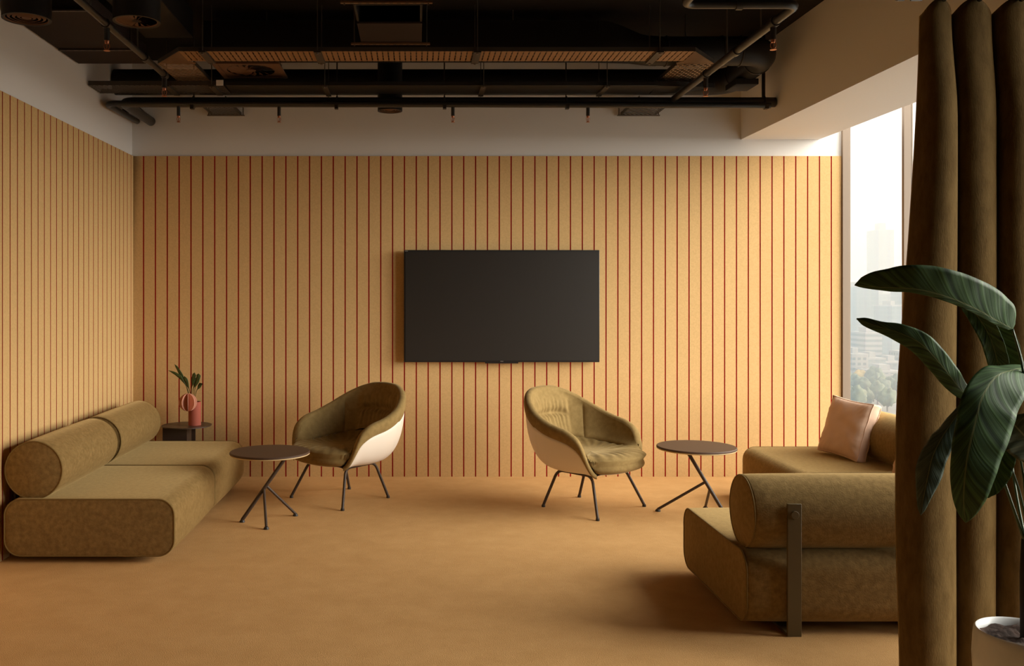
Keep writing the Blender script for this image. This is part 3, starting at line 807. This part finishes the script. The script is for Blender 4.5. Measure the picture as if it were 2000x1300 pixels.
def bars(x0, x1, y0, y1, z, pitch, wd, angs):       # a bed of thin diagonal bars inside a rectangle
    mb = MB()
    for ang in angs:
        d = Vector((math.cos(ang), math.sin(ang))); n_ = Vector((-d.y, d.x)); c = Vector(((x0+x1)/2, (y0+y1)/2))
        ext = (x1-x0+y1-y0)
        k = -int(ext/pitch)
        while k*pitch < ext:
            p = c+n_*(k*pitch); t0, t1 = -9, 9
            for pv, dv, lo, hi in ((p.x, d.x, x0, x1), (p.y, d.y, y0, y1)):
                a_, b_ = (lo-pv)/dv, (hi-pv)/dv
                t0 = max(t0, min(a_, b_)); t1 = min(t1, max(a_, b_))
            if t1-t0 > .01:
                A, B = p+d*t0, p+d*t1; w_ = n_*(wd/2)
                mb.prism([(A-w_)[:], (B-w_)[:], (B+w_)[:], (A+w_)[:]], z, z+.002)
            k += 1
    mb.box(x0, x0+.006, y0, y1, z, z+.002).box(x1-.006, x1, y0, y1, z, z+.002)
    return mb
# U-shaped slotted cable tray
t = thing('cable_tray', 'long bronze slotted cable tray with two chamfered arms hung under the ceiling', 'cable tray', (0,0,0))
zt, Y1, Y2 = 2.862, 5.52, 5.752
xa, xb, xc, xd = -1.40, -1.625, 1.655, 1.885
MB().box(xa-.02, xc+.02, Y1, Y2, zt, zt+.002).build('tray_bed', M['tray_slots'], t)
lp = MB().box(xa-.02, xc+.02, Y1-.002, Y1, zt, zt+.026).box(xa+.12, xc-.12, Y2, Y2+.002, zt, zt+.026)
MB().prism([(xa-.02,Y1),(xa-.02,Y2),(xa+.02,Y2+.04),(xa,Y2+.08),(xb,Y2+.06)], zt, zt+.002).build('corner_plate', M['bronze'], t)
MB().prism([(xc+.02,Y1),(xd,Y2+.06),(xc,Y2+.08),(xc-.02,Y2+.04),(xc+.02,Y2)], zt, zt+.002).build('corner_plate', M['bronze'], t)
bars(xb, xa, Y2+.065, 6.30, zt, .030, .012, [math.radians(40)]).build('tray_arm', M['tray_arm'], t)
bars(xc, xd, Y2+.065, 6.30, zt, .034, .010, [math.radians(52), math.radians(-52)]).build('tray_arm', M['tray_arm'], t)
def wallstrip(mb, a, b, z0, z1, th=.002):
    a, b = Vector((*a,0)), Vector((*b,0)); n_ = Vector((-(b-a).y, (b-a).x, 0)).normalized()*th
    mb.prism([(a.x,a.y),(b.x,b.y),(b.x+n_.x,b.y+n_.y),(a.x+n_.x,a.y+n_.y)], z0, z1)
wallstrip(lp, (xa-.02,Y1-.002), (xb,Y2+.06), zt, zt+.026); wallstrip(lp, (xc+.02,Y1-.002), (xd,Y2+.06), zt, zt+.026)
for (xx) in (xb, xd): wallstrip(lp, (xx,Y2+.06), (xx,6.30), zt, zt+.026)
wallstrip(lp, (xa,Y2+.08), (xa,6.30), zt, zt+.026); wallstrip(lp, (xc,Y2+.08), (xc,6.30), zt, zt+.026)
lp.build('side_lip', M['tray_lip'], t)
for (x0, x1) in ((xb-.03, xa+.03), (xc-.03, xd+.03)):
    MB().box(x0, x1, 6.275, 6.30, zt-.006, zt-.0005).build('end_strut', M['zinc'], t)

def make_hanger(label, w):
    t = thing('tray_hanger', label, 'hanger', group='threaded-rod hangers of the trays')
    MB().box(-.022, .022, -w/2-.02, w/2+.02, -.012, -.0005).build('strut', M['tray_lip'], t)
    for y in (-w/2-.006, w/2+.006):
        r_ = MB().cyl((0, y, -.016), (0, y, .355), .0035, 8).build('rod', M['rod'], t)
        MB().cyl((0, y, -.020), (0, y, -.012), .008, 6).build('nut', M['zinc'], r_)
    return t
h0 = None
for px_, nm in ((404, 'by the chamfered corner near the panelled wall'), (624, 'beside the ceiling unit, on the corner side'), (930, 'beside the ceiling unit, on the window side'), (1279, 'by the chamfered corner near the soffit')):
    h = make_hanger('', .235) if h0 is None else copy_tree(h0)
    h0 = h0 or h; h.location = (P(px_,0,5.63).x, 5.636, zt); h['label'] = 'threaded-rod hanger of the long bronze tray, '+nm
# closed trunking behind
t = thing('trunking', 'flat black trunking running behind the bronze cable tray', 'duct', (0,0,0))
MB().box(-1.27, 1.62, 6.15, 6.405, 2.800, 2.830).build('duct_body', M['duct'], t, bevel=.004)
pts = catmull([(1.62,6.2775,2.815),(1.80,6.2775,2.815),(1.95,6.33,2.83),(2.02,6.42,2.86)], 14)
rows = []
for i, p in enumerate(pts):
    tg = (pts[min(i+1,14)]-pts[max(i-1,0)]).normalized(); s_ = Vector((-tg.y, tg.x, 0)).normalized(); wv = lerp(.1275, .06, i/14)
    rows.append([p-s_*wv-Vector((0,0,.015)), p+s_*wv-Vector((0,0,.015)), p+s_*wv+Vector((0,0,.015)), p-s_*wv+Vector((0,0,.015))])
MB().grid(rows, close=True).build('duct_bend', M['duct'], t)
for px_, nm in ((638, 'above the chair with the white shell'), (942, 'above the television'), (1178, 'above the television edge facing the window')):
    h = copy_tree(h0); h.location = (P(px_,0,6.27).x, 6.2775, 2.80); h.scale = (.8,1.12,1); h['label'] = 'threaded-rod hanger of the flat black trunking, '+nm
t = thing('cable_tray', 'short dark slotted tray jutting from the side wall near the corner', 'cable tray', (0,0,0))
bars(-2.185, -1.285, 6.15, 6.39, 2.802, .026, .013, [math.radians(50)]).build('tray_bed', M['tray_dark'], t)
MB().box(-2.185, -1.285, 6.148, 6.150, 2.802, 2.832).box(-2.185, -1.285, 6.39, 6.392, 2.802, 2.832).build('side_lip', M['tray_lip'], t)
MB().box(-1.33, -1.283, 6.140, 6.147, 2.800, 2.836).build('end_clip', M['white'], t)['label'] = 'pale clip at the tray end'
for x in (-1.66, -1.36):
    hg = MB().box(x-.02, x+.02, 6.13, 6.41, 2.790, 2.801).build('strut', M['tray_lip'], t)
    MB().cyl((x,6.14,2.78),(x,6.14,ZC), .0035, 8).build('rod', M['rod'], hg)
for (x0, x1, nm) in ((-1.575,-1.350,'behind the thick pipe on the panelled-corner side'), (1.585,1.850,'behind the thick pipe on the soffit side')):
    t = thing('cable_tray', 'short grey slotted tray entering the back wall, '+nm, 'cable tray', (0,0,0), group='short trays entering the back wall')
    bars(x0, x1, 6.52, 7.13, 2.792, .026, .013, [math.radians(50)]).build('tray_bed', M['tray_dark'], t)
    MB().box(x0-.002, x0, 6.52, 7.13, 2.792, 2.815).box(x1, x1+.002, 6.52, 7.13, 2.792, 2.815).build('side_lip', M['tray_lip'], t)
    MB().box(x0-.03, x1+.03, 7.09, 7.115, 2.784, 2.7915).build('end_strut', M['zinc'], t)
    for x in (x0-.02, x1+.02): MB().cyl((x,7.10,2.785),(x,7.10,2.86), .004, 8).build('rod', M['rod'], t)

# rectangular main duct tapering into the round one
t = thing('air_duct', 'big black air duct above the bronze tray, tapering and looping round by the soffit', 'duct', (0,0,0))
MB().box(-1.35, 1.17, 5.86, 6.16, 2.955, 3.150).build('duct_body', M['duct'], t, bevel=.004)
rows = []
for i in range(9):
    q = smooth(i/8); x = lerp(1.17, 1.56, i/8); r = []
    for k in range(24):
        a = 2*PI*k/24+PI/4
        c_, s_ = math.cos(a), math.sin(a); mxx = max(abs(c_), abs(s_))
        sq = (c_/mxx*.15, s_/mxx*.0975); rd = (c_*.095, s_*.095)
        r.append((x, lerp(6.01, 5.98, q)+lerp(sq[0], rd[0], q), lerp(3.0525, 2.985, q)+lerp(sq[1], rd[1], q)))
    rows.append(r)
MB().grid(rows, close=True).build('duct_taper', M['duct'], t)
path = fillet([(1.56,5.98,2.985),(2.285,5.98,2.985),(2.285,6.72,2.955),(-2.19,6.72,2.955)], .16, 10)
MB().tube(path, .093, 28).build('round_duct', M['duct'], t, sharp=60)
for (c_, ax) in (((1.62,5.98,2.985),0),((1.98,5.98,2.985),0),((2.10,5.98,2.985),0),((2.285,6.17,2.978),1),((2.285,6.52,2.965),1)):
    if ax == 0: pr = [(c_[0], c_[1]+.096*math.cos(2*PI*k/28), c_[2]+.096*math.sin(2*PI*k/28)) for k in range(28)]
    else: pr = [(c_[0]+.096*math.cos(2*PI*k/28), c_[1], c_[2]+.096*math.sin(2*PI*k/28)) for k in range(28)]
    MB().ring(pr, .004, 6).build('duct_seam', M['pipe'], t)
MB().box(2.19, 2.345, 6.30, 6.52, 2.845, 2.885).build('damper_box', M['duct'], t, bevel=.003)
for x in (-.95, -.02, .62, 1.75):
    for y in ((5.875, 6.145) if x < 1.2 else (5.98,)):
        MB().cyl((x,y,3.14 if x < 1.2 else 3.07),(x,y,ZC), .004, 8).build('hanger', M['rod'], t)
for x in (.62, .88):
    MB().cyl((x,5.95,3.14),(x,5.95,3.20), .012, 12).build('valve', M['pipe'], t)

# flat duct along the side wall
t = thing('flat_duct', 'flat dark brown duct panel under the ceiling along the panelled side wall', 'duct', (0,0,0))
M['flat'] = mat('flat_duct_paint', (.030,.021,.019), .7, spec=.12)
MB().box(-2.185, -1.745, 4.86, 5.62, 2.905, 3.02).build('duct_body', M['flat'], t)
MB().box(-2.185, -1.745, 5.635, 5.97, 2.902, 3.02).build('duct_body', M['flat'], t)
for y in (4.84, 5.618):
    mb = MB().box(-2.18, -1.72, y, y+.018, 2.895, 2.903)
    st = mb.build('flange', M['tray_lip'], t)
    for k in range(9): MB().box(-2.13+k*.045, -2.105+k*.045, y-.001, y+.004, 2.8935, 2.8955).build('flange_bolt', M['zinc'], st)
for y in (4.9, 5.6): MB().cyl((-1.73,y,2.90),(-1.73,y,ZC), .004, 8).build('hanger', M['rod'], t)
t = thing('air_duct', 'black duct running lengthwise above the sprinkler pipe near the side wall', 'duct', (0,0,0))
MB().box(-1.70, -1.40, 3.0, 5.80, 3.02, 3.19).build('duct_body', M['duct'], t, bevel=.004)

# ceiling unit
t = thing('fan_coil_unit', 'black box-shaped ceiling unit with a brown flap, hung between slotted rails', 'air unit', (0,0,0))
x0, x1 = -.325, .035
MB().box(x0, x1, 5.10, 5.47, 2.905, 2.915).build('flap', M['flat'], t)['label'] = 'brown bottom flap'
MB().box(x0, x0+.012, 4.78, 5.47, 2.915, 3.12).box(x1-.012, x1, 4.78, 5.47, 2.915, 3.12).box(x0+.012, x1-.012, 5.458, 5.47, 2.915, 3.12).box(x0, x1, 4.768, 4.78, 2.905, 3.12).box(x0, x1, 4.768, 5.47, 3.12, 3.13).build('casing', M['duct'], t)
for y, xx in ((4.70, (-.385,.085)), (5.475, (-.385,.085))):
    rl_ = MB().box(xx[0], xx[1], y, y+.022, 2.893, 2.903).build('rail', M['bronze'], t)
    for k in range(10): MB().box(xx[0]+.05+k*.04, xx[0]+.068+k*.04, y+.005, y+.017, 2.8922, 2.8932).build('rail_slot', M['glide'], rl_)
    for x in (xx[0]+.02, xx[1]-.02): MB().cyl((x,y+.011,2.885),(x,y+.011,ZC), .004, 8).build('rod', M['rod'], rl_)

# air diffusers
def round_diffuser(label, x, y, z, r, fins):
    t = thing('round_diffuser', label, 'air diffuser', (x, y, z), group='round air diffusers')
    MB().lathe([(r-.012,0),(r,.0),(r,ZC-z+.002),(r-.006,ZC-z+.002),(r-.006,.012),(r-.012,.012)], n=48, caps=False).build('drum', M['duct'], t, sharp=50)
    MB().lathe([(r*.88-.004,.006),(r*.88,.002),(r*.94,.002),(r*.94,.012)], n=48, caps=False).build('rim', M['vane'], t)
    if fins:
        for k in range(18):
            a = 2*PI*k/18; pts = []
            for sg, hz_ in ((-1, .004), (1, .011)):
                for q in range(4):
                    rr = lerp(r*.16, r*.89, q/3); an = a+sg*lerp(.10, .105, q/3)+.15*(q/3); pts.append((rr*math.cos(an), rr*math.sin(an), hz_))
            MB().add(pts, [(q, q+1, 4+q+1, 4+q) for q in range(3)]).build('vane', M['vane'], t)
        MB().lathe([(0,.004),(r*.2,.004),(r*.2,.02),(0,.02)], n=24).build('hub', M['flat'], t)
    else:
        for q in (.78, .58, .38): MB().lathe([(r*q,.010),(r*q-.012,.004),(r*q-.014,.006),(r*q-.004,.014)], n=48, caps=False).build('ring', M['vane'], t)
        MB().lathe([(0,.004),(r*.2,.006),(r*.2,.02),(0,.02)], n=32).build('hub', M['vane'], t)
    MB().lathe([(0,.05),(r-.007,.05)], n=32).build('damper', M['duct'], t)
    return t
round_diffuser('drum-shaped air diffuser with ring face, close to the panelled side wall', P(52,0,4.55).x, 4.55, P(0,38,4.55).z, .116, False)
round_diffuser('drum-shaped air diffuser with radial vanes beside the black branch pipe', P(267,0,4.55).x, 4.55, P(0,43,4.55).z, .114, True)
round_diffuser('small drum-shaped air diffuser behind the thick pipe above the television', P(762,0,6.62).x, 6.57, P(0,217,6.57).z, .088, False)
t = thing('square_diffuser', 'square swirl air diffuser with curved vanes above the thick pipe', 'air diffuser', (P(490,0,6.06).x, 6.06, 2.873))
MB().box(-.215, .215, -.20, -.17, 0, .012).box(-.215, .215, .17, .20, 0, .012).box(-.215, -.185, -.17, .17, 0, .012).box(.185, .215, -.17, .17, 0, .012).build('frame', M['vane'], t)
cpl = [(.185,-.17),(.185,.17),(-.185,.17),(-.185,-.17)]
n = 48; out = []; inn = []
mb = MB(); V = []
for k in range(n):
    a = 2*PI*k/n; c_, s_ = math.cos(a), math.sin(a); m_ = max(abs(c_)/.186, abs(s_)/.171)
    V += [(c_/m_, s_/m_, .006), (c_*.155, s_*.155, .006)]
mb.add(V, [(2*k, 2*((k+1)%n), 2*((k+1)%n)+1, 2*k+1) for k in range(n)]).build('face_plate', M['vane'], t)
for k in range(16):
    a = 2*PI*k/16; pts = []
    for w_ in (-1, 1):
        for q in range(6):
            rr = lerp(.03, .15, q/5); an = a+.5*(q/5)+w_*.105; pts.append((rr*math.cos(an), rr*math.sin(an), .010+w_*.004))
    MB().add(pts, [(q, q+1, 6+q+1, 6+q) for q in range(5)]).build('vane', M['vane'], t)
MB().lathe([(0,.004),(.032,.004),(.032,.02),(0,.02)], n=24).build('hub', M['vane'], t)
MB().box(-.18, .18, -.165, .165, .045, .0815).build('plenum', M['duct'], t)

# ------------------------------------------------------------------ the city outside
GZ = -56.0
struct(MB().box(20, 2600, -1500, 2600, GZ-1, GZ).build('ground_1', mat('city_ground', (.40,.38,.36), .9, var=(.26,.27,.24), vscale=.03)))
F1 = facade('facade_white', (0.256,0.253,0.246), (0.080,0.102,0.115), 3.4, 3.3, .6, .5)
F2 = facade('facade_bands', (0.269,0.269,0.266), (0.109,0.134,0.150), 60, 3.6, 1.1, .48)
F3 = facade('facade_glass', (0.109,0.147,0.166), (0.070,0.115,0.141), 5.5, 3.8, .8, .75)
F4 = facade('facade_pale', (0.176,0.198,0.211), (0.128,0.160,0.179), 4.2, 3.6, .7, .6)
F5 = facade('facade_dark', (0.115,0.122,0.128), (0.064,0.080,0.093), 4, 3.5, .7, .6)
def bld(label, px0, px1, pytop, Y, depth, fm, name='building', crown=None):
    a, b = P(px0, 0, Y).x, P(px1, 0, Y).x; zt_ = P(0, pytop, Y).z
    t = thing(name, label, 'building', ((a+b)/2, Y+depth/2, GZ)); w = (b-a)/2; h = zt_-GZ
    MB().box(-w, w, -depth/2, depth/2, 0, h).build('tower_body' if name == 'tower' else 'block_body', fm, t)
    MB().box(-w*1.01, w*1.01, -depth/2-.3, depth/2+.3, h, h+1.0).build('parapet', FP, t)
    MB().box(-w*.3, w*.4, -depth*.2, depth*.25, h+1.0, h+1.0+(crown or 3.5)).build('roof_plant', FP, t)
    return t
FP = mat('parapet_paint', (.26,.26,.26), .7)
bld('tallest pale tower fading into the haze beyond the window', 1716, 1746, 450, 1150, 30, F4, 'tower', 9)
bld('broad blue glass tower beyond the window, behind the banded white one', 1646, 1716, 560, 820, 40, F3, 'tower')
bld('blue glass slab tower with a stepped roof beside the window post', 1742, 1766, 598, 760, 30, F3, 'tower')
bld('slim pale blue tower standing between the two glass towers', 1716, 1741, 575, 900, 30, F4, 'tower')
bld('white tower with horizontal bands in the city view', 1690, 1723, 652, 640, 24, F2, 'tower')
bld('white apartment block with balconies below the banded tower', 1664, 1696, 694, 585, 24, F1)
bld('grey flat-roofed block beside the banded tower', 1696, 1730, 702, 600, 22, F4)
bld('dark roofed building behind the long white block', 1730, 1768, 709, 610, 20, F5)
bld('long low white block behind the park trees', 1706, 1768, 728, 560, 22, F1)
bld('hazy tower visible past the window post', 1774, 1800, 545, 800, 30, F4, 'tower')
bld('low grey building past the window post', 1772, 1812, 690, 620, 24, F1)
bark = mat('bark', (.10,.075,.05), .9)
LV = [mat('tree_green', (.075,.100,.070), .8, var=(.13,.16,.11), vscale=.8), mat('tree_grey', (.10,.13,.085), .8, var=(.16,.19,.12), vscale=.8), mat('tree_yellow', (.42,.28,.06), .8, var=(.50,.36,.10), vscale=.8)]
def make_tree(leafm, r, h, seed, label, group=None, x=0, y=0):
    t = thing('tree', label, 'tree', (x, y, GZ), group=group)
    MB().tube([(0,0,0),(.1,0,h*.5),(0,.1,h*.75)], [.35,.28,.15], 8).build('trunk', bark, t)
    rows = []
    for i in range(15):
        th = PI*i/14; rr = []
        for k in range(20):
            a = 2*PI*k/20; d = Vector((math.sin(th)*math.cos(a), math.sin(th)*math.sin(a), math.cos(th)))
            s_ = 1+.35*noise.noise(d*2.2+Vector((seed,0,0)))+.22*noise.noise(d*5+Vector((0,seed,0)))
            rr.append((d.x*r*s_, d.y*r*s_, h*.66+d.z*r*1.12*s_))
        rows.append(rr)
    MB().grid(rows, close=True).build('crown', leafm, t, sharp=180)
    return t
tp = [make_tree(LV[0], 4.2, 10.5, 1, ''), make_tree(LV[1], 3.6, 9.5, 5, '')]
spots = [(1660,778,0),(1672,766,1),(1684,772,0),(1698,760,1),(1706,770,0),(1714,776,1),(1722,764,0),(1738,758,1),(1752,756,0),(1764,760,1),(1668,752,1),(1708,752,0),(1660,760,0),(1733,789,1),(1690,785,0),(1676,790,1),(1716,757,1)]
for k, (px_, py_, w) in enumerate(spots):
    Yt = (CH-GZ)*F/(py_+14-CY); o = tp[w] if k in (0, 1) else copy_tree(tp[w])
    o.location = (P(px_,0,Yt).x, Yt, GZ); s_ = .85+.4*random.random(); o.scale = (s_, s_, s_*random.uniform(.9,1.15)); o.rotation_euler = (0,0,random.random()*6)
    o['label'] = 'grey-green tree in the hazy park far below the window'; o['group'] = 'hazy park trees below the window'
lone = tp[1]
for o in list(bpy.data.objects):
    if o.get('category') == 'tree' and o.get('group') and abs(o.location.y-(CH-GZ)*F/(789+14-CY)) < .01:
        o['label'] = 'lone round tree standing apart in front of the hazy park trees'; del o['group']
Yt = (CH-GZ)*F/(764-CY)
make_tree(LV[2], 4.6, 11, 9, 'yellow-leaved tree among the grey-green park trees', None, P(1680,0,Yt).x, Yt)
# haze over the city
hz = MB().box(60, 2400, 300, 2400, GZ, 330).build('haze', None)
m = bpy.data.materials.new('haze_volume'); m.use_nodes = True
N = m.node_tree.nodes; N.remove(N['Principled BSDF'])
vs = N.new('ShaderNodeVolumeScatter'); vs.inputs['Color'].default_value = (.42,.545,.66,1); vs.inputs['Density'].default_value = .0024; vs.inputs['Anisotropy'].default_value = .0
m.node_tree.links.new(vs.outputs[0], N['Material Output'].inputs['Volume'])
hz.data.materials.clear(); hz.data.materials.append(m); hz['kind'] = 'stuff'; hz['label'] = 'pale haze lying over the distant city'; hz['category'] = 'haze'

# ------------------------------------------------------------------ light
w = bpy.data.worlds.new('sky'); sc.world = w; w.use_nodes = True
N = w.node_tree.nodes; L = w.node_tree.links; bg = N['Background']
tc = N.new('ShaderNodeTexCoord'); nv = N.new('ShaderNodeVectorMath'); nv.operation = 'NORMALIZE'; L.new(tc.outputs['Generated'], nv.inputs[0])
def lobe(d, p, a):
    dv = Vector(d).normalized()
    dt = N.new('ShaderNodeVectorMath'); dt.operation = 'DOT_PRODUCT'; dt.inputs[1].default_value = dv; L.new(nv.outputs[0], dt.inputs[0])
    mxn = N.new('ShaderNodeMath'); mxn.operation = 'MAXIMUM'; mxn.inputs[1].default_value = 0; L.new(dt.outputs['Value'], mxn.inputs[0])
    sb = N.new('ShaderNodeMapRange'); sb.inputs['From Min'].default_value = .29; L.new(mxn.outputs[0], sb.inputs['Value']); pn = N.new('ShaderNodeMath'); pn.operation = 'POWER'; pn.inputs[1].default_value = p; L.new(sb.outputs[0], pn.inputs[0])
    an = N.new('ShaderNodeMath'); an.operation = 'MULTIPLY'; an.inputs[1].default_value = a; L.new(pn.outputs[0], an.inputs[0])
    return an.outputs[0]
SKY_BASE, LOBE = .92, 16.8
l1 = lobe((.97,-.22,.08), 1.5, LOBE)
c1_ = N.new('ShaderNodeVectorMath'); c1_.operation = 'SCALE'; c1_.inputs[0].default_value = (1.0,.93,.82); L.new(l1, c1_.inputs['Scale'])
c2_ = N.new('ShaderNodeVectorMath'); c2_.operation = 'ADD'; c2_.inputs[1].default_value = (SKY_BASE*.985, SKY_BASE*.99, SKY_BASE*1.0); L.new(c1_.outputs[0], c2_.inputs[0])
L.new(c2_.outputs[0], bg.inputs['Color']); bg.inputs['Strength'].default_value = 1
w.cycles.sampling_method = 'MANUAL'; w.cycles.sample_map_resolution = 512
for (y0, y1) in ((2.06, 7.1),):
    ld = bpy.data.lights.new('window_portal', 'AREA'); ld.shape = 'RECTANGLE'; ld.size = 2.94; ld.size_y = y1-y0; ld.cycles.is_portal = True
    lo = bpy.data.objects.new('window_portal', ld); col.objects.link(lo); lo.location = (XR+.09, (y0+y1)/2, 1.53); lo.rotation_euler = (0, PI/2, 0)

# ------------------------------------------------------------------ camera
cd = bpy.data.cameras.new('camera'); cam = bpy.data.objects.new('camera', cd); col.objects.link(cam)
cam.location = (0,0,CH); cam.rotation_euler = (PI/2,0,0)
cd.sensor_width = 36; cd.lens = F/2000*36
cd.shift_x = (1000-CX)/2000; cd.shift_y = -(650-CY)/2000
cd.clip_end = 5000; cd.clip_start = .05
sc.camera = cam
vs_ = sc.view_settings; vs_.view_transform = 'Standard'; vs_.look = 'None'; vs_.gamma = 1; vs_.exposure = 0; vs_.use_curve_mapping = False
sc.cycles.max_bounces = 10; sc.cycles.diffuse_bounces = 6; sc.cycles.transparent_max_bounces = 16; sc.cycles.volume_bounces = 1
sc.cycles.sample_clamp_indirect = 6
